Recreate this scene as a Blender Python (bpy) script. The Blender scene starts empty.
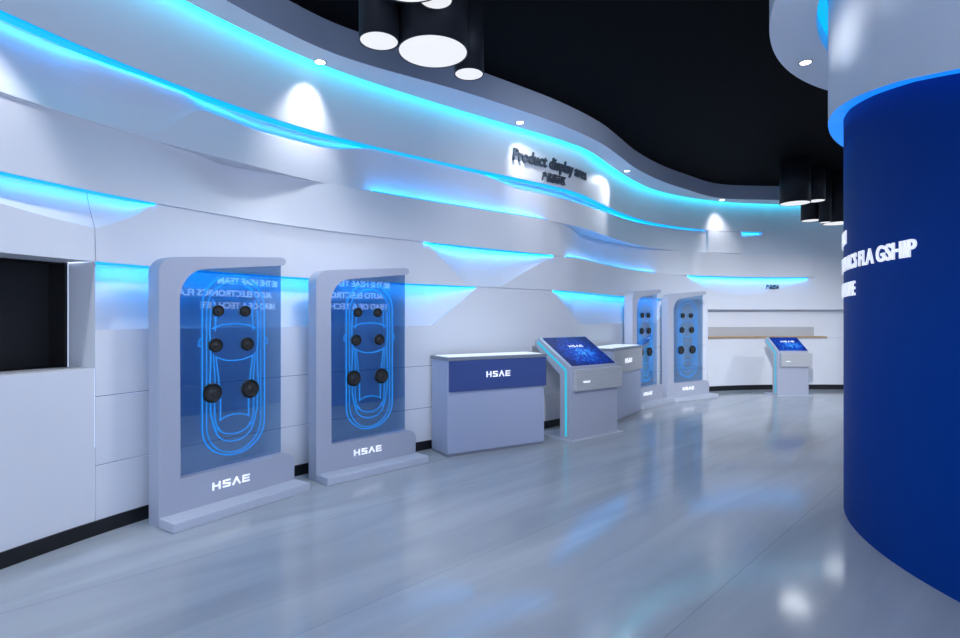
import bpy, bmesh, math, random
from mathutils import Vector, Matrix
random.seed(7)
sc = bpy.context.scene
COL = sc.collection

# ------------------------------------------------------------------ camera, world, lights, exposure
F = 550.0
EYE = 1.5
cam_d = bpy.data.cameras.new('camera')
cam_d.sensor_width = 36.0
cam_d.lens = F / 960 * 36.0
cam_d.clip_start = 0.05
cam = bpy.data.objects.new('camera', cam_d)
COL.objects.link(cam)
cam.location = (0, 0, EYE)
cam.rotation_euler = (math.pi / 2, 0, 0)
sc.camera = cam

world = bpy.data.worlds.new('world')
sc.world = world
world.use_nodes = True
bg = world.node_tree.nodes['Background']
bg.inputs['Color'].default_value = (0.52, 0.63, 0.87, 1)
bg.inputs['Strength'].default_value = 2.95

sc.view_settings.view_transform = 'Standard'
sc.view_settings.look = 'None'
sc.view_settings.exposure = 0.25
sc.view_settings.gamma = 1.0
sc.view_settings.use_curve_mapping = False


def spot(name, loc, target, power, size_deg, blend=0.6, color=(1, 1, 1), radius=0.03):
    d = bpy.data.lights.new(name, 'SPOT')
    d.energy = power
    d.spot_size = math.radians(size_deg)
    d.spot_blend = blend
    d.color = color
    d.shadow_soft_size = radius
    o = bpy.data.objects.new(name, d)
    COL.objects.link(o)
    o.location = loc
    o.rotation_euler = (Vector(target) - Vector(loc)).to_track_quat('-Z', 'Y').to_euler()
    return o


def area(name, loc, target, power, sx, sy, color=(1, 1, 1)):
    d = bpy.data.lights.new(name, 'AREA')
    d.shape = 'RECTANGLE'
    d.size = sx
    d.size_y = sy
    d.energy = power
    d.color = color
    o = bpy.data.objects.new(name, d)
    COL.objects.link(o)
    o.location = loc
    o.rotation_euler = (Vector(target) - Vector(loc)).to_track_quat('-Z', 'Y').to_euler()
    return o


# ------------------------------------------------------------------ materials
def mat(name, color, rough=0.5, metal=0.0, spec=0.5, emis=None, estr=0.0, coat=0.0):
    m = bpy.data.materials.new(name)
    m.use_nodes = True
    b = m.node_tree.nodes['Principled BSDF']
    b.inputs['Base Color'].default_value = (*color, 1)
    b.inputs['Roughness'].default_value = rough
    b.inputs['Metallic'].default_value = metal
    b.inputs['Specular IOR Level'].default_value = spec
    b.inputs['Coat Weight'].default_value = coat
    if emis:
        b.inputs['Emission Color'].default_value = (*emis, 1)
        b.inputs['Emission Strength'].default_value = estr
    return m


def noise_tint(m, c1, c2, scale=(1, 1, 1), nscale=4.0, detail=4, rot=0.0, distortion=0.0, rough=None):
    nt = m.node_tree
    b = nt.nodes['Principled BSDF']
    tc = nt.nodes.new('ShaderNodeTexCoord')
    mp = nt.nodes.new('ShaderNodeMapping')
    mp.inputs['Scale'].default_value = scale
    mp.inputs['Rotation'].default_value = (0, 0, rot)
    n = nt.nodes.new('ShaderNodeTexNoise')
    n.inputs['Scale'].default_value = nscale
    n.inputs['Detail'].default_value = detail
    n.inputs['Distortion'].default_value = distortion
    r = nt.nodes.new('ShaderNodeValToRGB')
    r.color_ramp.elements[0].position = 0.3
    r.color_ramp.elements[1].position = 0.7
    r.color_ramp.elements[0].color = (*c1, 1)
    r.color_ramp.elements[1].color = (*c2, 1)
    nt.links.new(tc.outputs['Object'], mp.inputs['Vector'])
    nt.links.new(mp.outputs[0], n.inputs['Vector'])
    nt.links.new(n.outputs['Fac'], r.inputs['Fac'])
    nt.links.new(r.outputs['Color'], b.inputs['Base Color'])
    return r, n, mp


M = {}
M['wall'] = mat('white_wall_lacquer', (0.70, 0.71, 0.76), 0.38, spec=0.4)
noise_tint(M['wall'], (0.69, 0.70, 0.755), (0.71, 0.72, 0.765), nscale=2.0)
M['seam'] = mat('panel_seam', (0.10, 0.12, 0.18), 0.8)
M['black'] = mat('matte_black', (0.012, 0.012, 0.014), 0.5, spec=0.3)
M['ceil'] = mat('black_ceiling', (0.0032, 0.0034, 0.004), 0.7, spec=0.04)
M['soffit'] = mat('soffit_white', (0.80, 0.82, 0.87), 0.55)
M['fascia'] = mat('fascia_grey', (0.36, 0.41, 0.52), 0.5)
M['base'] = mat('black_skirting', (0.006, 0.006, 0.008), 0.35)
M['led'] = mat('blue_light_strip', (0, 0, 0), 0.5, emis=(0.0, 0.38, 1.0), estr=1.15)
M['tape_bright'] = mat('brighter_blue_tape', (0, 0, 0), 0.5, emis=(0.0, 0.36, 1.0), estr=52.0)
M['tape'] = mat('bright_blue_tape', (0, 0, 0), 0.5, emis=(0.0, 0.33, 1.0), estr=25.0)
M['cove'] = mat('cyan_cove_light', (0, 0, 0), 0.5, emis=(0.01, 0.70, 1.0), estr=3.8)
M['ring'] = mat('blue_ring_light', (0, 0, 0), 0.5, emis=(0.004, 0.19, 0.9), estr=1.15)
M['column'] = mat('royal_blue_paint', (0.0003, 0.036, 0.235), 0.5, spec=0.06)
M['letter'] = mat('white_lit_letters', (0.8, 0.8, 0.85), 0.5, emis=(0.9, 0.93, 1.0), estr=0.5)
M['dletter'] = mat('dark_grey_letters', (0.05, 0.06, 0.08), 0.5)
M['stand'] = mat('satin_grey_metal', (0.40, 0.425, 0.52), 0.35, metal=0.0, spec=0.5)
M['stand_l'] = mat('pale_grey_plinth', (0.50, 0.53, 0.62), 0.3)
M['body'] = mat('blue_grey_lacquer', (0.38, 0.425, 0.57), 0.35)
M['header'] = mat('navy_blue_panel', (0.052, 0.085, 0.26), 0.35)
M['steel'] = mat('brushed_grey_metal', (0.40, 0.41, 0.44), 0.4, spec=.3)
noise_tint(M['steel'], (0.40, 0.41, 0.44), (0.48, 0.49, 0.52), scale=(1, 1, 30), nscale=6)
M['dsteel'] = mat('dark_steel_edge', (0.22, 0.24, 0.29), 0.35)
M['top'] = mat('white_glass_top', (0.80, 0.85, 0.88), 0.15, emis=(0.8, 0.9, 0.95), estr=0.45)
M['cyan'] = mat('turquoise_light_line', (0, 0, 0), 0.5, emis=(0.015, 0.50, 0.72), estr=1.0)
M['carline'] = mat('blue_outline_print', (0.01, 0.18, 0.6), 0.4, emis=(0.0, 0.28, 0.72), estr=0.6)
M['rubber'] = mat('black_speaker', (0.004, 0.004, 0.005), 0.4, spec=.3)
M['cone'] = mat('speaker_cone', (0.03, 0.029, 0.029), 0.45, spec=.3)
M['lampblk'] = mat('black_lamp_shade', (0.016, 0.017, 0.021), 0.45, spec=0.2)
M['diff'] = mat('white_lamp_diffuser', (0.3, 0.3, 0.3), 0.6, emis=(1, 1, 1), estr=0.66)
M['bulb'] = mat('white_downlight', (0.8, 0.8, 0.8), 0.5, emis=(1, 1, 1), estr=4)
M['trimring'] = mat('grey_trim_ring', (0.22, 0.22, 0.23), 0.4, metal=0.5)
M['wood'] = mat('tan_wood', (0.42, 0.27, 0.12), 0.45)
noise_tint(M['wood'], (0.36, 0.22, 0.10), (0.50, 0.34, 0.17), scale=(1, 1, 12), nscale=5)
M['counter'] = mat('white_counter', (0.74, 0.75, 0.80), 0.35)
M['gsteel'] = mat('pale_backsplash', (0.44, 0.44, 0.46), 0.4)

# floor: glossy pale stone tiles laid at 45 degrees with soft streaks
mf = mat('glossy_stone_floor', (0.4, 0.43, 0.5), 0.11, spec=0.45)
nt = mf.node_tree
pb = nt.nodes['Principled BSDF']
ramp, nz, mp = noise_tint(mf, (0.33, 0.355, 0.395), (0.46, 0.48, 0.52), scale=(3.2, 0.5, 1), nscale=1.5, detail=8,
                          rot=math.radians(44), distortion=0.8)
mp.vector_type = 'TEXTURE'
ramp.color_ramp.elements[0].position = 0.25
ramp.color_ramp.elements[1].position = 0.75
tc = nt.nodes.new('ShaderNodeTexCoord')
mp2 = nt.nodes.new('ShaderNodeMapping')
mp2.inputs['Rotation'].default_value = (0, 0, math.radians(-45))
mp2.inputs['Location'].default_value = (0.35, 0.03, 0)
br = nt.nodes.new('ShaderNodeTexBrick')
br.inputs['Scale'].default_value = 1.0
br.inputs['Brick Width'].default_value = 60.0
br.inputs['Row Height'].default_value = 1.246
br.inputs['Mortar Size'].default_value = 0.0035
br.inputs['Mortar Smooth'].default_value = 0.2
br.inputs['Color1'].default_value = (1, 1, 1, 1)
br.inputs['Color2'].default_value = (0.95, 0.95, 0.955, 1)
br.inputs['Mortar'].default_value = (0.78, 0.78, 0.82, 1)
mx = nt.nodes.new('ShaderNodeMix')
mx.data_type = 'RGBA'
mx.blend_type = 'MULTIPLY'
mx.inputs[0].default_value = 1.0
nt.links.new(tc.outputs['Object'], mp2.inputs['Vector'])
nt.links.new(mp2.outputs[0], br.inputs['Vector'])
nt.links.new(ramp.outputs['Color'], mx.inputs[6])
nt.links.new(br.outputs['Color'], mx.inputs[7])
nt.links.new(mx.outputs[2], pb.inputs['Base Color'])
M['floor'] = mf

# tinted glass: tinted see-through with a clear reflection
mg = bpy.data.materials.new('blue_tinted_glass')
mg.use_nodes = True
nt = mg.node_tree
nt.nodes.clear()
out = nt.nodes.new('ShaderNodeOutputMaterial')
tr = nt.nodes.new('ShaderNodeBsdfTransparent')
tr.inputs['Color'].default_value = (0.62, 0.79, 0.94, 1)
gl = nt.nodes.new('ShaderNodeBsdfGlossy')
gl.inputs['Roughness'].default_value = 0.02
gl.inputs['Color'].default_value = (0.78, 0.83, 0.92, 1)
ms_fac = 0.30
ms = nt.nodes.new('ShaderNodeMixShader')
ms.inputs[0].default_value = ms_fac
nt.links.new(tr.outputs[0], ms.inputs[1])
nt.links.new(gl.outputs[0], ms.inputs[2])
nt.links.new(ms.outputs[0], out.inputs['Surface'])
M['glass'] = mg

# the kiosk screens: dark blue picture with bright streaks
msn = bpy.data.materials.new('blue_screen_picture')
msn.use_nodes = True
nt = msn.node_tree
b = nt.nodes['Principled BSDF']
b.inputs['Base Color'].default_value = (0.0, 0.0, 0.02, 1)
b.inputs['Roughness'].default_value = 0.5
b.inputs['Specular IOR Level'].default_value = 0.2
tc = nt.nodes.new('ShaderNodeTexCoord')
n1 = nt.nodes.new('ShaderNodeTexNoise')
n1.inputs['Scale'].default_value = 14
n1.inputs['Detail'].default_value = 6
n1.inputs['Distortion'].default_value = 1.6
n2 = nt.nodes.new('ShaderNodeTexGradient')
n2.gradient_type = 'SPHERICAL'
mpp = nt.nodes.new('ShaderNodeMapping')
mpp.inputs['Location'].default_value = (-0.04, 0.09, 0)
mpp.inputs['Scale'].default_value = (2.1, 2.6, 1)
mm = nt.nodes.new('ShaderNodeMath')
mm.operation = 'MULTIPLY_ADD'
mm.inputs[1].default_value = 0.42
r = nt.nodes.new('ShaderNodeValToRGB')
r.color_ramp.elements[0].position = 0.47
r.color_ramp.elements[0].color = (0.0, 0.003, 0.06, 1)
r.color_ramp.elements[1].position = 0.98
r.color_ramp.elements[1].color = (0.08, 0.45, 1.0, 1)
e = r.color_ramp.elements.new(0.69)
e.color = (0.0, 0.02, 0.26, 1)
e = r.color_ramp.elements.new(0.85)
e.color = (0.0, 0.08, 0.62, 1)
nt.links.new(tc.outputs['Object'], n1.inputs['Vector'])
nt.links.new(tc.outputs['Object'], mpp.inputs['Vector'])
nt.links.new(mpp.outputs[0], n2.inputs['Vector'])
nt.links.new(n2.outputs['Fac'], mm.inputs[0])
nt.links.new(n1.outputs['Fac'], mm.inputs[2])
nt.links.new(mm.outputs[0], r.inputs['Fac'])
nt.links.new(r.outputs['Color'], b.inputs['Emission Color'])
b.inputs['Emission Strength'].default_value = 1.0
M['screen'] = msn


# ------------------------------------------------------------------ helpers
def link(name, bm, mats, parent=None, smooth=False, loc=None, rotz=0.0, recalc=True):
    me = bpy.data.meshes.new(name)
    if recalc:
        bmesh.ops.recalc_face_normals(bm, faces=bm.faces)
    bm.to_mesh(me)
    bm.free()
    for m in (mats if isinstance(mats, (list, tuple)) else [mats]):
        me.materials.append(m)
    if smooth:
        for p in me.polygons:
            p.use_smooth = True
    o = bpy.data.objects.new(name, me)
    COL.objects.link(o)
    if parent:
        o.parent = parent
    if loc is not None:
        o.location = loc
        o.rotation_euler = (0, 0, rotz)
    return o


def thing(name, label, cat, loc=(0, 0, 0), rotz=0.0, group=None):
    o = bpy.data.objects.new(name, None)
    o.empty_display_size = 0.1
    COL.objects.link(o)
    o.location = loc
    o.rotation_euler = (0, 0, rotz)
    tag(o, label, cat, group)
    return o


def tag(o, label, cat, group=None):
    o['label'] = label
    o['category'] = cat
    if group:
        o['group'] = group


def struct(o, label=None):
    o['kind'] = 'structure'
    if label:
        o['label'] = label
    return o


def box(bm, x0, x1, y0, y1, z0, z1, bev=0.0):
    vs = [bm.verts.new((x, y, z)) for x in (x0, x1) for y in (y0, y1) for z in (z0, z1)]
    idx = [(0, 1, 3, 2), (4, 6, 7, 5), (0, 4, 5, 1), (2, 3, 7, 6), (0, 2, 6, 4), (1, 5, 7, 3)]
    fs = [bm.faces.new([vs[i] for i in f]) for f in idx]
    if bev > 0:
        es = list({e for f in fs for e in f.edges})
        bmesh.ops.bevel(bm, geom=es, offset=bev, segments=2, profile=0.5, affect='EDGES')


def prism(bm, pts, y0, y1, bev=0.0, axis='y'):
    """closed outline pts [(a,z)] extruded from y0 to y1 (axis y) or along x"""
    def P(a, z, t):
        return (a, t, z) if axis == 'y' else (t, a, z)
    v0 = [bm.verts.new(P(a, z, y0)) for a, z in pts]
    v1 = [bm.verts.new(P(a, z, y1)) for a, z in pts]
    f0 = bm.faces.new(v0)
    f1 = bm.faces.new(list(reversed(v1)))
    n = len(pts)
    for i in range(n):
        bm.faces.new([v0[i], v1[i], v1[(i + 1) % n], v0[(i + 1) % n]])
    if bev > 0:
        es = list(set(f0.edges) | set(f1.edges))
        bmesh.ops.bevel(bm, geom=es, offset=bev, segments=2, profile=0.5, affect='EDGES')


def cyl(bm, cx, cy, z0, z1, r0, r1=None, n=40, caps=True):
    r1 = r0 if r1 is None else r1
    a = [bm.verts.new((cx + r0 * math.cos(2 * math.pi * i / n), cy + r0 * math.sin(2 * math.pi * i / n), z0)) for i in range(n)]
    c = [bm.verts.new((cx + r1 * math.cos(2 * math.pi * i / n), cy + r1 * math.sin(2 * math.pi * i / n), z1)) for i in range(n)]
    for i in range(n):
        bm.faces.new([a[i], a[(i + 1) % n], c[(i + 1) % n], c[i]])
    if caps:
        bm.faces.new(list(reversed(a)))
        bm.faces.new(c)


def tube(bm, pts, r, closed=False, n=6):
    pts = [Vector(p) for p in pts]
    rings = []
    m = len(pts)
    for i, p in enumerate(pts):
        a = pts[(i - 1) % m] if (closed or i > 0) else p
        c = pts[(i + 1) % m] if (closed or i < m - 1) else p
        t = (c - a).normalized()
        up = Vector((0, 1, 0))
        s = t.cross(up)
        if s.length < 1e-4:
            s = Vector((1, 0, 0))
        s.normalize()
        u = s.cross(t).normalized()
        rings.append([bm.verts.new(p + r * (math.cos(2 * math.pi * k / n) * s + 0.5 * math.sin(2 * math.pi * k / n) * u)) for k in range(n)])
    for i in range(m if closed else m - 1):
        A, B = rings[i], rings[(i + 1) % m]
        for k in range(n):
            bm.faces.new([A[k], A[(k + 1) % n], B[(k + 1) % n], B[k]])
    if not closed:
        bm.faces.new(rings[0])
        bm.faces.new(list(reversed(rings[-1])))


def catmull(pts, step=0.04):
    P = [Vector(p) for p in pts]
    P = [2 * P[0] - P[1]] + P + [2 * P[-1] - P[-2]]
    out = []
    for i in range(1, len(P) - 2):
        p0, p1, p2, p3 = P[i - 1:i + 3]
        # centripetal parameterisation keeps the plan curve free of overshoot
        t0 = 0.0
        t1 = t0 + (p1 - p0).length ** 0.5
        t2 = t1 + (p2 - p1).length ** 0.5
        t3 = t2 + (p3 - p2).length ** 0.5
        n = max(2, int((p2 - p1).length / step))
        for k in range(n):
            t = t1 + (t2 - t1) * k / n
            A1 = (t1 - t) / (t1 - t0) * p0 + (t - t0) / (t1 - t0) * p1
            A2 = (t2 - t) / (t2 - t1) * p1 + (t - t1) / (t2 - t1) * p2
            A3 = (t3 - t) / (t3 - t2) * p2 + (t - t2) / (t3 - t2) * p3
            B1 = (t2 - t) / (t2 - t0) * A1 + (t - t0) / (t2 - t0) * A2
            B2 = (t3 - t) / (t3 - t1) * A2 + (t - t1) / (t3 - t1) * A3
            out.append((t2 - t) / (t2 - t1) * B1 + (t - t1) / (t2 - t1) * B2)
    out.append(P[-2])
    return out


class Path:
    def __init__(self, pts, step=0.04, smooth=6):
        p = catmull(pts, step)
        for _ in range(smooth):
            p = [p[0]] + [(p[i - 1] + 2 * p[i] + p[i + 1]) / 4 for i in range(1, len(p) - 1)] + [p[-1]]
        self.p = p
        self.s = [0.0]
        for i in range(1, len(p)):
            self.s.append(self.s[-1] + (p[i] - p[i - 1]).length)
        self.L = self.s[-1]

    def idx(self, s):
        s = min(max(s, 0.0), self.L - 1e-6)
        lo, hi = 0, len(self.s) - 1
        while hi - lo > 1:
            m = (lo + hi) // 2
            if self.s[m] <= s:
                lo = m
            else:
                hi = m
        return lo, (s - self.s[lo]) / (self.s[lo + 1] - self.s[lo])

    def at(self, s, d=0.0):
        i, f = self.idx(s)
        p = self.p[i].lerp(self.p[i + 1], f)
        t0 = (self.p[min(i + 1, len(self.p) - 1)] - self.p[max(i - 1, 0)]).normalized()
        t1 = (self.p[min(i + 2, len(self.p) - 1)] - self.p[i]).normalized()
        t = t0.lerp(t1, f).normalized()
        return Vector((p.x + t.y * d, p.y - t.x * d))

    def nearest(self, q):
        j = min(range(len(self.p)), key=lambda i: (self.p[i] - q).length_squared)
        return self.s[j]

    def sx(self, px):
        """arc length where the wall crosses a given bearing from the origin"""
        k = (px - 480) / F
        for i in range(len(self.p) - 1):
            a, b = self.p[i], self.p[i + 1]
            if a.y > 0.5:
                fa, fb = a.x - k * a.y, b.x - k * b.y
                if fa <= 0 <= fb:
                    return self.s[i] + (self.s[i + 1] - self.s[i]) * (-fa) / (fb - fa)
        return self.L


def smooth01(t):
    t = min(max(t, 0), 1)
    return t * t * (3 - 2 * t)


def keyed(keys, sm=True):
    """piecewise function of s from [(s, v)]"""
    def f(s):
        if s <= keys[0][0]:
            return keys[0][1]
        for (a, va), (b, vb) in zip(keys, keys[1:]):
            if s <= b:
                t = (s - a) / (b - a) if b > a else 1
                return va + (vb - va) * (smooth01(t) if sm else t)
        return keys[-1][1]
    return f


WALL = Path([(-3.55, -3.0), (-3.6, -1.0), (-3.5, 0.6), (-3.25, 2.1), (-2.892, 3.313), (-2.515, 4.167), (-1.73, 5.33),
             (-.65, 6.33), (.15, 6.98), (.96, 7.62), (1.41, 8.07), (1.93, 8.84), (2.45, 9.6), (3.2, 10.45), (4.1, 11.1),
             (4.9, 11.47), (5.97, 11.72), (7.7, 11.75), (9.5, 11.6), (12.0, 11.0)], smooth=50)
SX = WALL.sx
S95 = SX(95)

# ------------------------------------------------------------------ floor, ceiling
bm = bmesh.new()
box(bm, -4.5, 12.5, -3.2, 13.0, -0.1, 0.0)
struct(link('floor', bm, M['floor']), 'glossy pale grey stone floor with faint diagonal tile joints')
bm = bmesh.new()
box(bm, -4.5, 12.5, -3.2, 13.0, 4.2, 4.3)
struct(link('ceiling', bm, M['ceil']), 'black ceiling above the curved soffit')

bm = bmesh.new()
box(bm, 11.9, 12.0, -3.2, 10.6, 0.0, 4.2)
struct(link('wall_right', bm, M['wall']), 'plain pale wall closing the room beyond the blue column')

# ------------------------------------------------------------------ the wavy wall
Z5, Z4, Z3, Z2, Z1, ZT = 1.425, 1.90, 2.385, 2.86, 3.34, 4.0
SEND = WALL.L
NICHE0, NICHE1 = SX(94) - 1.75, SX(94)


def K(*kv, sm=True):
    return keyed([(SX(a) if a > -1 else (SX(0) + a / 100.0), v) for a, v in kv], sm)


const = lambda v: (lambda s: v)
# offsets of each course of the wall from the plan curve: (top edge, bottom edge)
A_top = K((-300, .10), (0, .10), (560, .11), (600, .06), (650, .02), (760, .02), (775, .0))
A_bot = K((-300, .05), (0, .05), (540, .05), (700, .03), (740, .05), (762, .05), (775, 0))
B_bot = K((-300, .03), (150, .02), (240, .05), (335, .0), (372, -.08), (440, -.09), (510, -.06), (552, .0), (600, .03), (650, .02), (765, .0))
B_top = K((-300, .02), (0, .01), (700, .0), (765, .0))
C_top = K((-300, .0), (150, .01), (185, -.02), (236, -.13), (290, -.03), (320, .0), (370, .03), (540, .04), (556, -.02), (598, -.25), (640, -.14), (690, .03), (700, .10), (812, .10), (814, .0))
C_bot = K((-300, .04), (155, .02), (420, .03), (553, .03), (572, -.03), (610, -.07), (660, -.05), (688, .05), (700, .08), (812, .08), (814, .0))
D_top = K((-300, .0), (155, .0), (555, .01), (575, .04), (660, .03), (690, .0), (812, .0))
D_bot = K((-300, .02), (640, .02), (700, .01), (760, .0))
E_top = K((-300, .0), (640, .0), (700, .0))
E_bot = K((-300, .01), (640, .01), (700, .0))

# scooped recesses under a course edge: keyed drop of the crease below the edge
QA = const(0.0)
QB = K((-300, .47), (0, .47), (90, .47), (145, .44), (205, .12), (262, .15), (320, .13), (375, .02), (440, .02), (478, .03), (525, .13), (575, .13), (620, .07), (690, .04), (708, .0), (738, 0), (741, .10), (760, .06), (768, .0))
PB = K((-300, .12), (60, .11), (110, .06), (145, .035), (180, .035), (215, .11), (262, .16), (320, .15), (375, .09), (440, .05), (478, .06), (525, .17), (580, .18), (640, .08), (690, .05), (708, .0), (738, .0), (741, .05), (760, .04), (768, 0))
QC = const(0.0)
QD = K((-300, .10), (0, .19), (45, .225), (96, .255), (135, .12), (155, .0), (425, .0), (440, .16), (465, .46), (478, .475), (500, .475), (525, .25), (553, .0),
       (684, .0), (705, .23), (735, .38), (770, .32), (800, .10), (812, .0), sm=False)
PD = K((-300, .10), (135, .08), (155, .0), (425, .0), (440, .06), (465, .11), (500, .11), (525, .07), (553, .0),
       (684, .0), (705, .07), (770, .08), (800, .04), (812, .0))
QE = K((-300, .0), (94, .0), (95, .474), (432, .474), (478, .0), (551, .0), (579, .474), (655, .474), (675, .0), sm=False)
PE = K((-300, .0), (94, .0), (95, .16), (432, .16), (478, .0), (551, .0), (579, .16), (655, .16), (675, .0), sm=False)

cols = []
s = 0.0
while s < SEND:
    cols.append(s)
    s += 0.05
cols.append(SEND)
for px in (94, 95, 155, 425, 478, 551, 579, 675, 684, 706, 708, 738, 740, 741, 768, 812, 814):
    cols.append(SX(px))
cols = sorted(set(cols))

bmw = bmesh.new()


def quadstrip(bm, fa, fb, s0, s1, mi=0, extra=()):
    """strip between two curves fa(s)->(d,z), fb(s)->(d,z)"""
    cc = sorted(set([s0, s1] + [c for c in cols if s0 < c < s1] + [c for c in extra if s0 < c < s1]))
    prev = None
    for c in cc:
        da, za = fa(c)
        db, zb = fb(c)
        pa, pb_ = WALL.at(c, da), WALL.at(c, db)
        va, vb = bm.verts.new((pa.x, pa.y, za)), bm.verts.new((pb_.x, pb_.y, zb))
        if prev:
            try:
                f = bm.faces.new([prev[0], va, vb, prev[1]])
                f.material_index = mi
                f.smooth = True
            except ValueError:
                pass
        prev = (va, vb)


def course(z0, z1, top, bot, Q, P, ranges, e=0.0):
    H = z1 - z0
    def face(s, t):
        return top(s) + (bot(s) - top(s)) * t / H
    for (s0, s1) in ranges:
        def r0(s): return (face(s, 0) - P(s), z1)
        def rq(s):
            q = min(max(Q(s), 0.0015), H - .001)
            return (face(s, q), z1 - q)
        def r1(s): return (bot(s), z0)
        # slightly hollow scoop: three intermediate rows
        def mid(k):
            def g(s):
                q = min(max(Q(s), 0.0015), H - .001)
                t = q * k
                rec = P(s) * ((1 - k ** 1.35) * (1 - e) + e)
                return (face(s, t) - rec, z1 - t)
            return g
        rows = [mid(0), mid(.25), mid(.5), mid(.75), mid(1.0)]
        for a, b_ in zip(rows, rows[1:]):
            quadstrip(bmw, a, b_, s0, s1)
        if e:
            quadstrip(bmw, rows[-1], rq, s0, s1)
            quadstrip(bmw, rq, r1, s0, s1)
            continue
        quadstrip(bmw, rows[-1], r1, s0, s1)


FULL = [(0, SEND)]
zero = const(0.0)
course(Z1, ZT, A_top, A_bot, zero, zero, FULL)
course(Z2, Z1, B_top, B_bot, QB, PB, FULL)
course(Z3, Z2, C_top, C_bot, zero, zero, FULL)
course(Z4, Z3, D_top, D_bot, QD, PD, FULL)
SFAR = SX(706)
course(Z5, Z4, E_top, E_bot, QE, PE, [(0, NICHE0), (NICHE1, SFAR)], .4)
flat = const(0.05)
low = K((-300, .015), (640, .015), (700, .0))
# ledges between courses
def ledge(z, upbot, lowtop, s0, s1):
    quadstrip(bmw, lambda s: (upbot(s), z), lambda s: (lowtop(s), z), s0, s1)
Bt = lambda s: B_top(s) - PB(s)
Dt = lambda s: D_top(s) - PD(s)
Et = lambda s: E_top(s) - PE(s)
ledge(Z1, A_bot, Bt, 0, SEND)
ledge(Z2, B_bot, C_top, 0, SEND)
ledge(Z3, C_bot, Dt, 0, SEND)
ledge(Z4, D_bot, lambda s: -.35 if NICHE0 < s < NICHE1 else Et(s), 0, SFAR)
ledge(Z5, lambda s: E_bot(s), low, 0, NICHE0)
ledge(Z5, lambda s: E_bot(s) - .4 * PE(s) - .01, low, NICHE1, SFAR)
# plain lower courses with fine dark joints
G = 0.003
for z0, z1 in ((.96, Z5), (.48, .96), (0.0, .48)):
    quadstrip(bmw, lambda s, z=z1: (low(s), z - G), lambda s, z=z0: (low(s), z + G), NICHE1, SFAR)
for z in (.96, .48):
    quadstrip(bmw, lambda s, z=z: (low(s) - .004, z + G), lambda s, z=z: (low(s) - .004, z - G), NICHE1, SFAR, 1)
quadstrip(bmw, lambda s: (low(s), Z5), lambda s: (low(s), Z5 - G), NICHE1, SFAR)
ZN = 1.158
quadstrip(bmw, lambda s: (low(s), ZN), lambda s: (low(s), 0), NICHE0, NICHE1 - .004)
quadstrip(bmw, lambda s: (low(s), Z5), lambda s: (low(s), 0), 0, NICHE0)
quadstrip(bmw, lambda s: (.01, Z4), lambda s: (.01, Z5), 0, NICHE0)
# niche reveals: bottom, far side, near side
quadstrip(bmw, lambda s: (low(s), ZN), lambda s: (-.35, ZN), NICHE0, NICHE1)
for sN, w in ((NICHE1, 1), (NICHE0, -1)):
    a = WALL.at(sN, .015); b_ = WALL.at(sN, -.30)
    bmw.faces.new([bmw.verts.new((a.x, a.y, ZN)), bmw.verts.new((b_.x, b_.y, ZN)), bmw.verts.new((b_.x, b_.y, Z4)), bmw.verts.new((a.x, a.y, Z4))])
# side return of course E beside the niche, end returns of the far courses
def endcap(px, da, db, z0, z1):
    sN = SX(px)
    a = WALL.at(sN, da); b_ = WALL.at(sN, db)
    bmw.faces.new([bmw.verts.new((a.x, a.y, z0)), bmw.verts.new((b_.x, b_.y, z0)), bmw.verts.new((b_.x, b_.y, z1)), bmw.verts.new((a.x, a.y, z1))])
# vertical joint at the end of the niche bay
def seam_row(k):
    def g(s):
        q = max(QD(s), .0015)
        return (D_top(s) + (D_bot(s) - D_top(s)) * q * k / (Z3 - Z4) - PD(s) * (1 - k ** 1.35) + .0015, Z3 - q * k)
    return g
for k in (0, .25, .5, .75):
    quadstrip(bmw, seam_row(k), seam_row(k + .25), NICHE1 - .003, NICHE1, 1)
quadstrip(bmw, seam_row(1.0), lambda s: (D_bot(s) + .0015, Z4), NICHE1 - .003, NICHE1, 1)
quadstrip(bmw, lambda s: (low(s) + .001, ZN), lambda s: (low(s) + .001, .1), NICHE1 - .003, NICHE1, 1)

# far end: the wall behind the long counter, with an open display recess above the counter
R0, R1 = 1.10, 1.70
SR1 = SX(1010)
quadstrip(bmw, lambda s: (0, Z4), lambda s: (0, R1), SFAR, SEND)
quadstrip(bmw, lambda s: (0, R1), lambda s: (-.18, R1), SFAR, SR1)
quadstrip(bmw, lambda s: (-.18, R1), lambda s: (-.18, R0), SFAR, SR1)
quadstrip(bmw, lambda s: (-.18, R0), lambda s: (0, R0), SFAR, SR1)
quadstrip(bmw, lambda s: (0, R0), lambda s: (0, 0), SFAR, SEND)
quadstrip(bmw, lambda s: (0, R1), lambda s: (0, R0), SR1, SEND)
for px in (706, 1010):
    endcap(px, 0, -.18, R0, R1)
endcap(706, 0, .05, 0, Z4)

wall = link('wall_left', bmw, [M['wall'], M['seam']], recalc=False)
struct(wall, 'long curved white wall in wavy overlapping courses')

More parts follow.
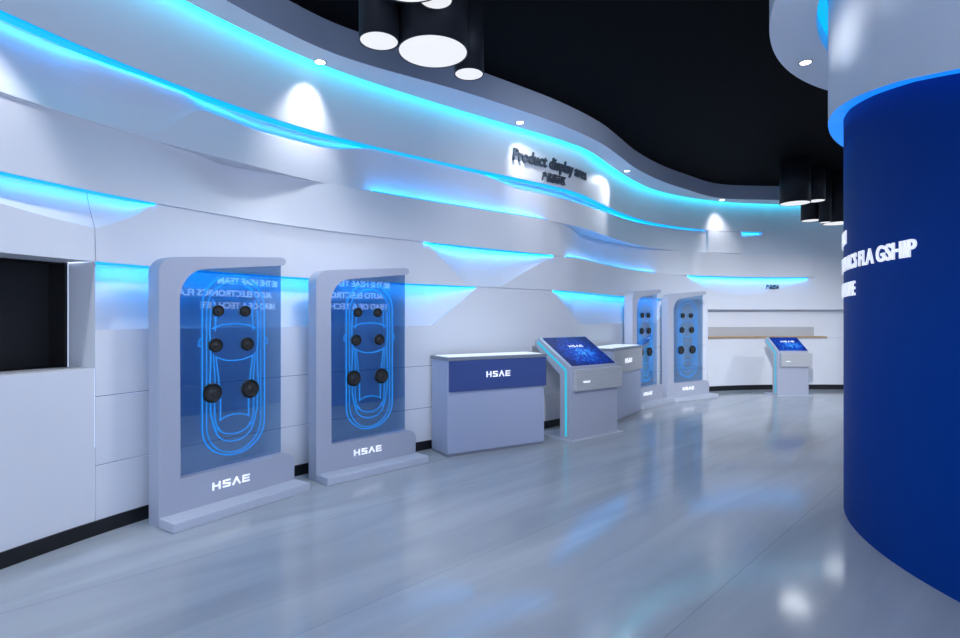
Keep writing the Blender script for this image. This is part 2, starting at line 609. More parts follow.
# square relief panel between the two upper courses at the far end
bm = bmesh.new()
for sgn in (0,):
    s0, s1 = SX(706.5), SX(739.5)
    pts = [WALL.at(s0 + (s1 - s0) * i / 6, .055) for i in range(7)]
    bk = [WALL.at(s0 + (s1 - s0) * i / 6, -.02) for i in range(7)]
    fr_ = [[bm.verts.new((p.x, p.y, z)) for z in (Z2 + .02, Z1 - .01)] for p in pts]
    bb = [[bm.verts.new((p.x, p.y, z)) for z in (Z2 + .02, Z1 - .01)] for p in bk]
    for i in range(6):
        bm.faces.new([fr_[i][0], fr_[i + 1][0], fr_[i + 1][1], fr_[i][1]])
        bm.faces.new([bb[i][0], bb[i][1], bb[i + 1][1], bb[i + 1][0]])
        bm.faces.new([fr_[i][0], bb[i][0], bb[i + 1][0], fr_[i + 1][0]])
        bm.faces.new([fr_[i][1], fr_[i + 1][1], bb[i + 1][1], bb[i][1]])
    for i in (0, 6):
        bm.faces.new([fr_[i][0], fr_[i][1], bb[i][1], bb[i][0]])
struct(link('trim_3', bm, M['wall']), 'small square white relief panel on the far wall')

# black baseboard
bm = bmesh.new()
def bb_run(bm, s0, s1, d0, zt=.1):
    fns = [lambda s: (d0(s) - .01, 0.0), lambda s: (d0(s) + .014, 0.0), lambda s: (d0(s) + .014, zt), lambda s: (d0(s) - .01, zt)]
    cc = sorted(set([s0, s1] + [c for c in cols if s0 < c < s1]))
    prev = None
    for c in cc:
        ring = []
        for f in fns:
            d, z = f(c)
            p = WALL.at(c, d)
            ring.append(bm.verts.new((p.x, p.y, z)))
        if prev:
            for k in range(4):
                bm.faces.new([prev[k], ring[k], ring[(k + 1) % 4], prev[(k + 1) % 4]])
        else:
            bm.faces.new(ring)
        prev = ring
    bm.faces.new(list(reversed(prev)))
bb_run(bm, 0, SEND, low)
struct(link('baseboard_left', bm, M['base']), 'black skirting along the foot of the curved wall')

# ------------------------------------------------------------------ light strips in the wall
def led_strip(label, z, upbot, lowtop, px0, px1, width=0.05, mode='down', tape='tape'):
    s0 = SX(px0) if px0 > -1 else SX(0) + px0 / 100.0
    s1 = SX(px1)
    t = thing('light_strip', label, 'light strip', (0, 0, 0))
    def wdt(s):
        return max(min(width, abs(upbot(s) - lowtop(s)) - .02), .004)
    cc = [s0] + [c for c in cols if s0 < c < s1] + [s1]
    bm = bmesh.new()
    prev = None
    if mode == 'down':
        prof = lambda s: [(upbot(s) - .003, z - .016), (upbot(s) - .003, z - .002), (upbot(s) - .003 - wdt(s), z - .002), (upbot(s) - .003 - wdt(s), z - .016)]
        tprof = lambda s: [(upbot(s) - .005 - wdt(s), z - .012), (upbot(s) - .005 - wdt(s), z - .004), (upbot(s) - .008 - wdt(s), z - .004), (upbot(s) - .008 - wdt(s), z - .012)]
    else:
        prof = lambda s: [(lowtop(s) - .030, z + .002), (lowtop(s) - .014, z + .002), (lowtop(s) - .014, z + .012), (lowtop(s) - .030, z + .012)]
        tprof = lambda s: [(lowtop(s) - .046, z + .002), (lowtop(s) - .034, z + .002), (lowtop(s) - .034, z + .010), (lowtop(s) - .046, z + .010)]
    for pr, nm, m in ((prof, 'diffuser', M['led']), (tprof, 'led_tape', M[tape])):
        bm = bmesh.new()
        prev = None
        for c in cc:
            ring = [bm.verts.new((WALL.at(c, d).x, WALL.at(c, d).y, zz)) for d, zz in pr(c)]
            if prev:
                for k in range(4):
                    bm.faces.new([prev[k], ring[k], ring[(k + 1) % 4], prev[(k + 1) % 4]])
            else:
                bm.faces.new(ring)
            prev = ring
        bm.faces.new(list(reversed(prev)))
        link(nm, bm, m, t)
    return t


led_strip('long blue light strip under the topmost wave of the wall', Z1, A_bot, Bt, -120, 704, width=.09)
led_strip('very short blue light strip high on the far wall, right of the square panel', Z1, A_bot, Bt, 742, 760, width=.04)
led_strip('thin blue light strip shining up from the second wave, in the middle of the wall', Z2, B_bot, C_top, 372, 556, mode='up')
led_strip('blue light strip above the black niche, on the third wave down', Z3, C_bot, Dt, -120, 154, width=.028)
led_strip('blue light strip over the pointed hollow above the navy-fronted counter', Z3, C_bot, Dt, 424, 552, width=.03, tape='tape_bright')
led_strip('faint blue light strip shining up from the third wave above the far pair of stands', Z3, C_bot, D_top, 566, 655, mode='up')
led_strip('blue light strip under the low course on the far end wall', Z3, C_bot, Dt, 688, 806, width=.035, tape='tape_bright')
led_strip('blue light strip behind the tops of the two nearest display stands', Z4, D_bot, Et, 96, 474, width=.035, tape='tape_bright')
led_strip('blue light strip over the hollow left of the far display stands', Z4, D_bot, Et, 554, 660, width=.035, tape='tape_bright')

# ------------------------------------------------------------------ soffit with fascia and top cove
FASC = Path([(-2.75, -3.0), (-2.8, -1.0), (-2.78, 1.0), (-2.62, 2.3), (-2.3, 3.35), (-1.93, 4.17), (-1.774, 4.43), (-1.41, 4.93), (-1.10, 5.21),
             (-.21, 5.83), (.463, 6.37), (.99, 6.83), (1.65, 7.55), (2.085, 8.19), (2.48, 8.80), (3.14, 9.6), (3.82, 10.24),
             (4.8, 11.0), (6.1, 11.18), (7.7, 11.2), (9.4, 11.05), (12.0, 10.4)], smooth=4)
ZS = 3.92
bms = bmesh.new()
bmc = bmesh.new()
prev = None
fq, w1s, w3s, w0s = [], [], [], []
sws = [WALL.nearest(FASC.p[i]) for i in range(0, len(FASC.p), 2)]
for _ in range(60):
    sws = [sws[0]] + [(sws[i - 1] + 2 * sws[i] + sws[i + 1]) / 4 for i in range(1, len(sws) - 1)] + [sws[-1]]
for k_, i in enumerate(range(0, len(FASC.p), 2)):
    fq.append(FASC.p[i])
    w1s.append(WALL.at(sws[k_], A_top(sws[k_]) + .125))
    w0s.append(WALL.at(sws[k_], A_top(sws[k_]) - .05))
    w3s.append(WALL.at(sws[k_], A_top(sws[k_]) + .004))
for _ in range(12):
    w1s = [w1s[0]] + [(w1s[i - 1] + 2 * w1s[i] + w1s[i + 1]) / 4 for i in range(1, len(w1s) - 1)] + [w1s[-1]]
for q, w1, w0, w3 in zip(fq, w1s, w0s, w3s):
    r1 = [bms.verts.new((q.x, q.y, 4.2)), bms.verts.new((q.x, q.y, ZS)), bms.verts.new((w1.x, w1.y, ZS)), bms.verts.new((w1.x, w1.y, 4.05)), bms.verts.new((w0.x, w0.y, 4.05)), bms.verts.new((w0.x, w0.y, 4.2))]
    cz = 3.985
    w2 = w3.lerp(w1, .96)
    r2 = [bmc.verts.new((w2.x, w2.y, cz)), bmc.verts.new((w3.x, w3.y, cz)), bmc.verts.new((w3.x, w3.y, cz + .01)), bmc.verts.new((w2.x, w2.y, cz + .01))]
    if prev:
        for k in range(5):
            f = bms.faces.new([prev[0][k], r1[k], r1[k + 1], prev[0][k + 1]])
            f.smooth = True
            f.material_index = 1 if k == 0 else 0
        for k in range(4):
            bmc.faces.new([prev[1][k], r2[k], r2[(k + 1) % 4], prev[1][(k + 1) % 4]])
    else:
        bmc.faces.new(r2)
    prev = (r1, r2)
bmc.faces.new(list(reversed(prev[1])))

# split smoothing between fascia and underside
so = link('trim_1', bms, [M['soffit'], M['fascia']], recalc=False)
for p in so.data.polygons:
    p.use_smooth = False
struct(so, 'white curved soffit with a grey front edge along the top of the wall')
cv = link('cove_light', bmc, M['cove'])
tag(cv, 'bright cyan cove light in the gap between the curved soffit and the wall', 'light strip')


def downlight(x, y, label, power=60, aim=None, size=75, blend=.5):
    t = thing('downlight', label, 'ceiling light', (x, y, ZS), 0, None)
    bm = bmesh.new()
    n = 28
    prof = [(.046, -.001), (.054, -.004), (.060, -.003), (.060, .0)]
    rings = [[bm.verts.new((r_ * math.cos(2 * math.pi * i / n), r_ * math.sin(2 * math.pi * i / n), z)) for i in range(n)] for r_, z in prof]
    for a, b_ in zip(rings, rings[1:]):
        for i in range(n):
            bm.faces.new([a[i], a[(i + 1) % n], b_[(i + 1) % n], b_[i]])
    link('trim_ring', bm, M['trimring'], t)
    bm = bmesh.new()
    cyl(bm, 0, 0, -.004, -.0005, .046, n=28)
    link('lens', bm, M['bulb'], t)
    if power:
        tgt = aim or (x, y, 0)
        spot('downlight_beam', (x, y, ZS - .02), tgt, power, size, blend, (.95, .96, 1.0), .06)
    return t


def at_h(px, py, z):
    """plan position seen at a pixel for a known height (survey of the photo)"""
    Y = F * (z - EYE) / (319 - py)
    return (px - 480) / F * Y, Y


def toward(x, y, dz, reach):
    """aim point on the wall close to a downlight"""
    sw = WALL.nearest(Vector((x, y)))
    p = WALL.at(sw, reach)
    return (p.x, p.y, ZS - dz)


dl = [(320, 62, 'round downlight in the soffit above the nearest display stands', 60, 300, 136),
      (520, 122.5, 'round downlight in the soffit above the words on the wall', 50, 531, 186),
      (627, 171, 'round downlight in the soffit between the wall words and the square relief panel', 60, 594, 214),
      (722, 200, 'farthest round downlight in the soffit, above the square relief panel', 45, 716, 240)]
def aimp(ax, ay):
    s_ = SX(ax)
    p = WALL.at(s_, .06)
    return (p.x, p.y, EYE + (319 - ay) / F * p.y)


for px, py, lb, pw, ax, ay in dl:
    x, y = at_h(px, py, ZS)
    downlight(x, y, lb, pw, aimp(ax, ay), 76, 1.0)
# further downlights of the same row, out of the picture or hidden by their angle
for (x, y) in ((-2.66, 2.75),):
    downlight(x, y, 'round downlight in the soffit above the black niche, near the left edge', 110, toward(x, y, 1.1, .1), 70, .5)

# ------------------------------------------------------------------ words on the wall
def text_bm(body, size, extrude, offset=0.0, space=1.0, sx=1.0):
    cu = bpy.data.curves.new('tmp_text', 'FONT')
    cu.body = body
    cu.size = size
    cu.extrude = extrude
    cu.offset = offset
    cu.space_character = space
    cu.resolution_u = 3
    ob = bpy.data.objects.new('tmp_text', cu)
    COL.objects.link(ob)
    bpy.context.view_layer.update()
    dg = bpy.context.evaluated_depsgraph_get()
    me = bpy.data.meshes.new_from_object(ob.evaluated_get(dg))
    bm = bmesh.new()
    bm.from_mesh(me)
    bpy.data.objects.remove(ob)
    bpy.data.curves.remove(cu)
    bpy.data.meshes.remove(me)
    for v in bm.verts:
        v.co.x *= sx
    return bm


def sxd(px, d):
    best = None
    k = (px - 480) / F
    for c in cols:
        if c < SX(5) or c > SX(840):
            continue
        p = WALL.at(c, d(c))
        e = abs(p.x - k * p.y)
        if best is None or e < best[0]:
            best = (e, c)
    c0 = best[1]
    for st in (.02, .005, .001):
        c0 = min((c0 + st * i for i in range(-5, 6)), key=lambda c: abs(WALL.at(c, d(c)).x - k * WALL.at(c, d(c)).y))
    return c0


def wrap_wall(bm, px0, px1, z, dfun):
    xs = [v.co.x for v in bm.verts]
    x0, x1 = min(xs), max(xs)
    s0, s1 = sxd(px0, lambda c: dfun(c, z) + .03), sxd(px1, lambda c: dfun(c, z) + .03)
    for v in bm.verts:
        s_ = s0 + (v.co.x - x0) / (x1 - x0) * (s1 - s0)
        zz = z + v.co.y
        p = WALL.at(s_, dfun(s_, zz) + .03 + v.co.z)
        v.co = Vector((p.x, p.y, zz))


def dA(s_, z):
    return A_top(s_) + (A_bot(s_) - A_top(s_)) * (ZT - z) / (ZT - Z1)


bm = text_bm('Product display area', .205, .012, .005)
wrap_wall(bm, 513, 586, 3.555, dA)
wl = link('wall_lettering', bm, M['dletter'])
tag(wl, 'dark grey words Product display area high on the wall', 'lettering')
bm = text_bm('产品展示区', .125, .012, .002)
wrap_wall(bm, 542, 565, 3.385, dA)
wl = link('wall_lettering', bm, M['dletter'])
tag(wl, 'short dark line of Chinese characters beneath the English words on the wall', 'lettering')
bm = text_bm('产品展示', .10, .008, .002)
wrap_wall(bm, 766, 779, 2.15, lambda s_, z: -.02)
wl = link('wall_lettering', bm, M['dletter'])
tag(wl, 'tiny dark characters on the far end wall above the long counter', 'lettering')

# ------------------------------------------------------------------ column and the ceiling drum above it
CX, CY, CR = 4.92, 3.11, 2.39


def col_phi(px):
    k = (px - 480) / F
    n_ = math.sqrt(1 + k * k)
    dot = (CX * k + CY) / n_
    perp = (CX - k * CY) / n_
    h2 = CR * CR - perp * perp
    t_ = dot - math.sqrt(max(h2, 0))
    x, y = k * t_ / n_, t_ / n_
    return math.atan2(y - CY, x - CX)


rim_keys = keyed([(1.2, 2.60), (2.3, 2.67), (2.8, 2.775), (3.2, 2.88), (3.61, 2.962), (4.05, 3.035), (4.45, 3.072), (5.02, 3.07), (6.0, 3.0)], sm=False)
col = thing('round_column', 'huge royal blue round column with white lettering on the right', 'column', (CX, CY, 0))
N = 180
bm = bmesh.new()
a = []
for i in range(N):
    ph = 2 * math.pi * i / N
    x, y = CR * math.cos(ph), CR * math.sin(ph)
    a.append([bm.verts.new((x, y, 0)), bm.verts.new((x, y, 4.19))])
for i in range(N):
    f = bm.faces.new([a[i][0], a[(i + 1) % N][0], a[(i + 1) % N][1], a[i][1]])
    f.smooth = True
link('shaft', bm, M['column'], col)


def wrap_col(bm, phi_end, x_end, z, sx):
    for v in bm.verts:
        ph = phi_end - (x_end - v.co.x) * sx / CR
        r_ = CR + .007 + v.co.z
        v.co = Vector((r_ * math.cos(ph), r_ * math.sin(ph), z + v.co.y))


COLSX = []


def col_line(body, lead, px_end, px_start, z, size=.142):
    """px_start..px_end is the stretch the visible tail of the line covers"""
    bt = text_bm(lead, size, .005, .003, .98)
    wl_ = max(v.co.x for v in bt.verts) - min(v.co.x for v in bt.verts)
    bt.free()
    span = (col_phi(px_end) - col_phi(px_start)) * CR
    if span < 0:
        span += 2 * math.pi * CR
    sx = COLSX[0] if COLSX else span / wl_
    COLSX.append(sx)
    b2 = text_bm(body, size, .005, .003, .98)
    xe = max(v.co.x for v in b2.verts)
    pe = col_phi(px_end)
    wrap_col(b2, pe, xe, z, sx)
    link('lettering', b2, M['letter'], col)


pe = col_phi(917.5)
col_line('AUTO ELECTRONICS FLA GSHIP', 'FLA GSHIP', 917.5, 860, 1.868)
col_line('HEAD OF A TECH LIFE', 'IFE', 856, 843.5, 1.672)
col_line('BE THE HSAE TEAM', 'M', 847, 843.3, 2.070)

drum = thing('ceiling_drum', 'white ring-shaped bulkhead around the top of the blue column', 'ceiling', (CX, CY, 0))
DR = 2.495
bm = bmesh.new()
rg = []
for i in range(N):
    ph = 2 * math.pi * i / N
    c_, s_ = math.cos(ph), math.sin(ph)
    z0 = rim_keys(CY + DR * s_) if c_ < .3 else None
    z0 = rim_keys(CY + DR * s_)
    rg.append([bm.verts.new((DR * c_, DR * s_, z0)), bm.verts.new((DR * c_, DR * s_, 4.19)),
               bm.verts.new(((DR - .02) * c_, (DR - .02) * s_, 4.19)), bm.verts.new(((DR - .02) * c_, (DR - .02) * s_, z0))])
for i in range(N):
    A, B = rg[i], rg[(i + 1) % N]
    for k in range(4):
        f = bm.faces.new([A[k], B[k], B[(k + 1) % 4], A[(k + 1) % 4]])
        f.smooth = k in (0, 2)
link('drum_skin', bm, M['soffit'], drum)
bm = bmesh.new()
rg = []
for i in range(N):
    ph = 2 * math.pi * i / N
    c_, s_ = math.cos(ph), math.sin(ph)
    z0 = rim_keys(CY + DR * s_) - .0005
    ro, ri = DR - .001, CR + .003
    rg.append([bm.verts.new((ri * c_, ri * s_, z0)), bm.verts.new((ro * c_, ro * s_, z0)), bm.verts.new((ro * c_, ro * s_, z0 + .0004)), bm.verts.new((ri * c_, ri * s_, z0 + .0004))])
for i in range(N):
    A, B = rg[i], rg[(i + 1) % N]
    for k in range(4):
        bm.faces.new([A[k], B[k], B[(k + 1) % 4], A[(k + 1) % 4]])
link('light_ring', bm, M['ring'], drum)



def annulus(r0, r1, z0, z1, oy=0.0):
    bm = bmesh.new()
    rg = []
    for i in range(N):
        ph = 2 * math.pi * i / N
        c_, s_ = math.cos(ph), math.sin(ph)
        rg.append([bm.verts.new((r_ * c_, r_ * s_ + (oy if r_ == r1 else 0), z)) for r_, z in ((r0, z0), (r1, z0), (r1, z1), (r0, z1))])
    for i in range(N):
        A, B = rg[i], rg[(i + 1) % N]
        for k in range(4):
            bm.faces.new([A[k], B[k], B[(k + 1) % 4], A[(k + 1) % 4]])
    return bm


disc = thing('ceiling_ring', 'pale flat ring of soffit round the white bulkhead, with one downlight', 'ceiling', (CX, CY, 0))
link('ring_soffit', annulus(2.575, 2.825, ZS, 4.19, .175), M['soffit'], disc)
link('cove_strip', annulus(DR + .003, 2.572, 4.06, 4.075), M['led'], disc)
x, y = at_h(805.5, 62.5, ZS)
downlight(x, y, 'round downlight in the pale ring beside the column bulkhead', 18, None, 80, .6)

# ------------------------------------------------------------------ cylinder lamps
def cyl_lamp(px, py, zb, dia, label, group, beam=14, cone=150, xy=None):
    x, y = xy or at_h(px, py, zb)
    t = thing('cylinder_lamp', label, 'lamp', (x, y, zb), 0, group)
    r_ = dia / 2
    bm = bmesh.new()
    n = 48
    L = 4.199 - zb
    prof = [(r_ - .008, .03), (r_ - .008, .0), (r_, .0), (r_, L)]
    rings = [[bm.verts.new((q * math.cos(2 * math.pi * i / n), q * math.sin(2 * math.pi * i / n), z)) for i in range(n)] for q, z in prof]
    for a_, b_ in zip(rings, rings[1:]):
        for i in range(n):
            f = bm.faces.new([a_[i], a_[(i + 1) % n], b_[(i + 1) % n], b_[i]])
            f.smooth = False
    bm.faces.new(rings[-1])
    o = link('lamp_shade', bm, M['lampblk'], t)
    for p in o.data.polygons:
        p.use_smooth = abs(p.normal.z) < .5
    bm = bmesh.new()
    cyl(bm, 0, 0, .004, .012, r_ - .009, n=48)
    link('diffuser', bm, M['diff'], t)
    if beam:
        spot('lamp_beam', (x, y, zb - .012), (x, y, 0), beam, cone, .6, (.90, .94, 1.0), max(.14, dia * .48))
    return t


g1, g2 = 'cylinder lamps hanging near the camera', 'cylinder lamps hanging at the far end'
cyl_lamp(433, 52.5, 3.5, .525, 'widest black cylinder lamp, fully in view at the top of the picture', g1, 170)
cyl_lamp(379, 41.5, 3.5, .285, 'slim black cylinder lamp left of the widest near lamp', g1, 16)
cyl_lamp(469, 74.5, 3.5, .243, 'smallest slim black cylinder lamp right of the widest near lamp', g1, 16)
cyl_lamp(407, -21, 3.5, .50, 'wide black cylinder lamp cut off by the top edge of the picture', g1, 60)
cyl_lamp(436, .5, 3.60, .225, 'slim black cylinder lamp just inside the top edge, behind the cut-off one', g1, 12)
cyl_lamp(795, 203.5, 3.475, .475, 'leftmost and widest black cylinder lamp of the far cluster', g2, 28, 160)
cyl_lamp(815.5, 201, 3.59, .31, 'black cylinder lamp just right of the widest far one, hung highest', g2, 3)
cyl_lamp(811, 220.7, 3.34, .335, 'short low black cylinder lamp under the far cluster', g2, 3)
cyl_lamp(838, 223.5, 3.285, .50, 'far black cylinder lamp partly hidden by the blue column', g2, 22, 160)
cyl_lamp(0, 0, 3.5, .5, 'added fill lamp, a wide black cylinder unseen behind the blue column, over the far floor', g2, 330, 174, (8.2, 8.2))  # unseen lamp added to brighten the far wall and floor
cyl_lamp(825, 222.5, 3.26, .20, 'tiny black cylinder lamp squeezed between two far lamps', g2, 0)

for nx, ny, tgt, pw, cn, lb in ((1.2, 2.1, (5.2, 11.2, .5), 2600, 36, 'small black added fill spotlight, out of view, turned to the far end wall'),
                                (1.75, 1.7, (1.6, 8.0, 1.9), 480, 62, 'small black added fill spotlight, out of view, turned to the middle of the curved wall')):
    t = thing('added_fill_spot', lb, 'lamp', (nx, ny, 4.0))  # out-of-view fixtures added as fill light for the far and middle walls
    bm = bmesh.new()
    cyl(bm, 0, 0, .13, .199, .02, n=20)
    link('stem', bm, M['lampblk'], t)
    d_ = (Vector(tgt) - Vector((nx, ny, 4.0))).normalized()
    bm = bmesh.new()
    cyl(bm, 0, 0, -.06, .12, .055, n=28)
    hd = link('fill_spot_head', bm, M['lampblk'], t)
    hd.location = (0, 0, .06)
    hd.rotation_euler = d_.to_track_quat('-Z', 'Y').to_euler()
    bm = bmesh.new()
    cyl(bm, 0, 0, -.064, -.0605, .048, n=28)
    link('lens', bm, M['bulb'], hd)
    p0 = Vector((nx, ny, 4.06)) + d_ * .16
    spot('fill_spot_beam', p0, tgt, pw, cn, 1.0, (.88, .93, 1.0), .12)

# ------------------------------------------------------------------ HSAE letters
def bar(bm, pts, w, y0, y1):
    """a run of flat strokes in x,z made solid from y0 to y1"""
    for (ax, az), (bx_, bz) in zip(pts, pts[1:]):
        d = Vector((bx_ - ax, bz - az))
        L = d.length
        d /= L
        nrm = Vector((-d.y, d.x)) * w / 2
        e_ = d * w / 2
        q = [(ax - e_.x + nrm.x, az - e_.y + nrm.y), (bx_ + e_.x + nrm.x, bz + e_.y + nrm.y),
             (bx_ + e_.x - nrm.x, bz + e_.y - nrm.y), (ax - e_.x - nrm.x, az - e_.y - nrm.y)]
        prism(bm, q, y0, y1)


def logo_bm(width, height, y0=-.006, y1=0.0):
    """HSAE in wide sloped block capitals, centred on x, standing on z=0"""
    bm = bmesh.new()
    w = height * .22
    lw = width * .205
    gap = (width - 4 * lw) / 3
    h = height
    x = -width / 2
    i = w / 2
    # H
    bar(bm, [(x + i, i), (x + i, h - i)], w, y0, y1)
    bar(bm, [(x + lw - i, i), (x + lw - i, h - i)], w, y0, y1)
    bar(bm, [(x + i, h / 2), (x + lw - i, h / 2)], w * .8, y0 + .0005, y1)
    x += lw + gap
    # S
    bar(bm, [(x + lw - i, h - i), (x + i * 1.4, h - i), (x + i, h * .56), (x + lw - i, h * .44), (x + lw - i * 1.4, i), (x + i, i)], w * .86, y0, y1)
    x += lw + gap
    # A without its bar
    bar(bm, [(x + i * .7, i), (x + lw * .5, h - i), (x + lw - i * .7, i)], w * 1.05, y0, y1)
    x += lw + gap
    # E
    bar(bm, [(x + lw - i, h - i), (x + i * 1.3, h - i), (x + i, i), (x + lw - i, i)], w * .86, y0, y1)
    bar(bm, [(x + i, h / 2), (x + lw * .85, h / 2)], w * .75, y0 + .0005, y1)
    return bm


# ------------------------------------------------------------------ display stands
def arc(cx, cz, rx, rz, a0, a1, n=8):
    return [(cx + rx * math.cos(math.radians(a0 + (a1 - a0) * i / n)), cz + rz * math.sin(math.radians(a0 + (a1 - a0) * i / n))) for i in range(n + 1)]


def car_outline(bm, cx):
    def P(lst):
        return [(cx + a_, -.004, z_) for a_, z_ in lst]
    def loop(hw, zb, zt, rb, rt, n=14):
        pts = []
        pts += arc(-hw + hw, zt - rt, hw, rt, 180, 0, n * 2)
        pts += arc(0, zb + rb, hw, rb, 0, -180, n * 2)
        return pts
    r_ = .0036
    tube(bm, P(loop(.275, .39, 1.86, .24, .26)), r_ * 1.25, True)
    tube(bm, P(loop(.240, .41, 1.80, .24, .24)), r_, True)
    # wings and sills
    for s_ in (-1, 1):
        tube(bm, P([(s_ * .205, 1.58), (s_ * .215, 1.40), (s_ * .205, 1.20), (s_ * .215, .95), (s_ * .205, .74), (s_ * .165, .60)]), r_ * 1.2)
        tube(bm, P([(s_ * .165, 1.20), (s_ * .14, 1.02), (s_ * .125, .85), (s_ * .125, .68)]), r_)
        tube(bm, P([(s_ * .185, 1.22), (s_ * .17, 1.02), (s_ * .175, .85), (s_ * .17, .70), (s_ * .14, .60)]), r_)
        tube(bm, P([(s_ * .268, 1.36), (s_ * .30, 1.33), (s_ * .305, 1.29), (s_ * .27, 1.28)]), r_)
        tube(bm, P([(s_ * .19, 1.66), (s_ * .16, 1.56), (s_ * .17, 1.40)]), r_)
    tube(bm, P([(-.20, 1.42), (-.12, 1.452), (0, 1.462), (.12, 1.452), (.20, 1.42)]), r_)
    tube(bm, P([(-.165, 1.195), (-.08, 1.165), (0, 1.158), (.08, 1.165), (.165, 1.195)]), r_)
    tube(bm, P([(-.13, .69), (-.06, .715), (0, .72), (.06, .715), (.13, .69)]), r_)
    tube(bm, P([(-.19, .66)] + arc(0, .62, .165, .12, 180, 360, 14) + [(.19, .66)]), r_)
    tube(bm, P([(-.14, .63)] + arc(0, .63, .135, .07, 180, 360, 12) + [(.14, .63)]), r_)


def make_stand(label, fl, fr_, group):
    fl, fr_ = Vector(fl), Vector(fr_)
    u = (fr_ - fl)
    ang = math.atan2(u.y, u.x)
    t = thing('display_stand', label, 'display stand', (fl.x, fl.y, 0), ang, group)
    # local x along the front, local -y toward the room
    W = 1.165
    D = .15
    bm = bmesh.new()
    def zt(x): return 1.95 + .085 * x
    pts = [(0, 0.0)]
    pts += arc(.11, zt(0) - .115, .11, .12, 180, 95, 8)
    pts += [(.11 + (1.0 - .11) * k / 4, zt(.11 + (1.0 - .11) * k / 4)) for k in range(1, 5)]
    pts += arc(1.035, zt(1.035) - .035, .045, .035, 80, -80, 6)
    pts += [(.98, 1.963), (.70, 1.928), (.50, 1.905), (.40, 1.893)]
    pts += arc(.36, 1.64, .21, .245, 95, 180, 10)
    pts += [(.15, .31), (.6, .312)]
    pts += arc(W - .085, .315 - .085, .085, .085, 90, 0, 6)
    pts += [(W, 0.0)]
    prism(bm, pts, 0, D, bev=.006)
    link('frame', bm, M['stand'], t)
    bm = bmesh.new()
    box(bm, -.0, W + .01, -.205, -.0005, 0, .07, bev=.006)
    link('plinth', bm, M['stand_l'], t)
    bm = bmesh.new()
    gx = [(.10, .28), (1.085, .28), (1.085, 1.99), (.10, 1.93)]
    prism(bm, gx, .085, .093)
    g_ = link('glass_panel', bm, M['glass'], t)
    cxm = .61
    bm = bmesh.new()
    car_outline(bm, cxm + .03)
    for v in bm.verts:
        v.co.y += .082
    link('car_outline', bm, M['carline'], t)
    for hx, z_, r_ in ((.118, 1.565, .046), (.138, 1.29, .056), (.166, .913, .078)):
        for s_ in (-1, 1):
            bm = bmesh.new()
            n = 32
            prof = [(r_, .0), (r_, .018), (r_ * .93, .026), (r_ * .82, .026), (r_ * .74, .018)]
            rings = [[bm.verts.new((q * math.cos(2 * math.pi * i / n), .084 - d_, q * math.sin(2 * math.pi * i / n))) for i in range(n)] for q, d_ in prof]
            for a_, b_ in zip(rings, rings[1:]):
                for i in range(n):
                    f = bm.faces.new([a_[i], a_[(i + 1) % n], b_[(i + 1) % n], b_[i]])
                    f.smooth = True
            bm.faces.new(rings[0])
            sp = link('speaker', bm, M['rubber'], t)
            sp.location = (cxm + s_ * hx, 0, z_)
            bm = bmesh.new()
            prof = [(r_ * .74, .018), (r_ * .62, .020), (r_ * .35, .007), (r_ * .30, .012), (r_ * .16, .018), (.0005, .020)]
            rings = [[bm.verts.new((q * math.cos(2 * math.pi * i / n), .084 - d_, q * math.sin(2 * math.pi * i / n))) for i in range(n)] for q, d_ in prof]
            for a_, b_ in zip(rings, rings[1:]):
                for i in range(n):
                    f = bm.faces.new([a_[i], a_[(i + 1) % n], b_[(i + 1) % n], b_[i]])
                    f.smooth = True
            cn = link('speaker_cone', bm, M['cone'], sp)
    lg = link('logo_letters', logo_bm(.32, .060), M['letter'], t)
    lg.location = (.56, -.0005, .165)
    return t


gst = 'glass display stands along the wall'
make_stand('nearest glass display stand with six black speakers, beside the black wall niche', (-2.305, 3.946), (-1.66, 4.91), gst)
make_stand('second glass display stand with six black speakers, left of the navy-fronted counter', (-1.508, 5.068), (-.694, 5.89), gst)
make_stand('far glass display stand standing just right of the grey-fronted counter', (2.56, 9.24), (3.377, 10.1), gst)
make_stand('farthest glass display stand, beside the white end wall with the wood shelf', (3.446, 10.08), (4.44, 10.67), gst)

# ------------------------------------------------------------------ counters
def make_counter(label, fl, ang, W, Dp, H, hmat, z_head):
    t = thing('display_counter', label, 'counter', (fl[0], fl[1], 0), ang, 'display counters along the wall')
    bm = bmesh.new()
    box(bm, 0.0, W, .0, Dp, .03, H - .045, bev=.004)
    link('body', bm, M['body'], t)
    bm = bmesh.new()
    box(bm, .0, W - .01, .012, Dp - .012, 0, .0295)
    link('toe_kick', bm, M['dsteel'], t)
    bm = bmesh.new()
    box(bm, .012, W + .018, -.022, -.0005, z_head, H - .047, bev=.003)
    link('front_panel', bm, hmat, t)
    bm = bmesh.new()
    box(bm, -.012, W + .022, -.026, Dp + .01, H - .0445, H - .008, bev=.004)
    link('countertop', bm, M['dsteel'], t)
    bm = bmesh.new()
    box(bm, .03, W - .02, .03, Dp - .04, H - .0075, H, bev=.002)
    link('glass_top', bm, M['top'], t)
    lg = link('logo_letters', logo_bm(.32, .066), M['letter'], t)
    lg.location = (W * .49, -.0225, z_head + (H - .05 - z_head) * .42)
    return t


make_counter('blue-grey counter with a navy front panel, right of the second display stand', (-.352, 5.957), math.radians(30.3), 1.30, .40, 1.09, M['header'], .705)
make_counter('blue-grey counter with a grey metal front panel, half hidden behind the near touch kiosk', (1.885, 7.83), math.radians(56.5), 1.31, .44, 1.085, M['steel'], .70)


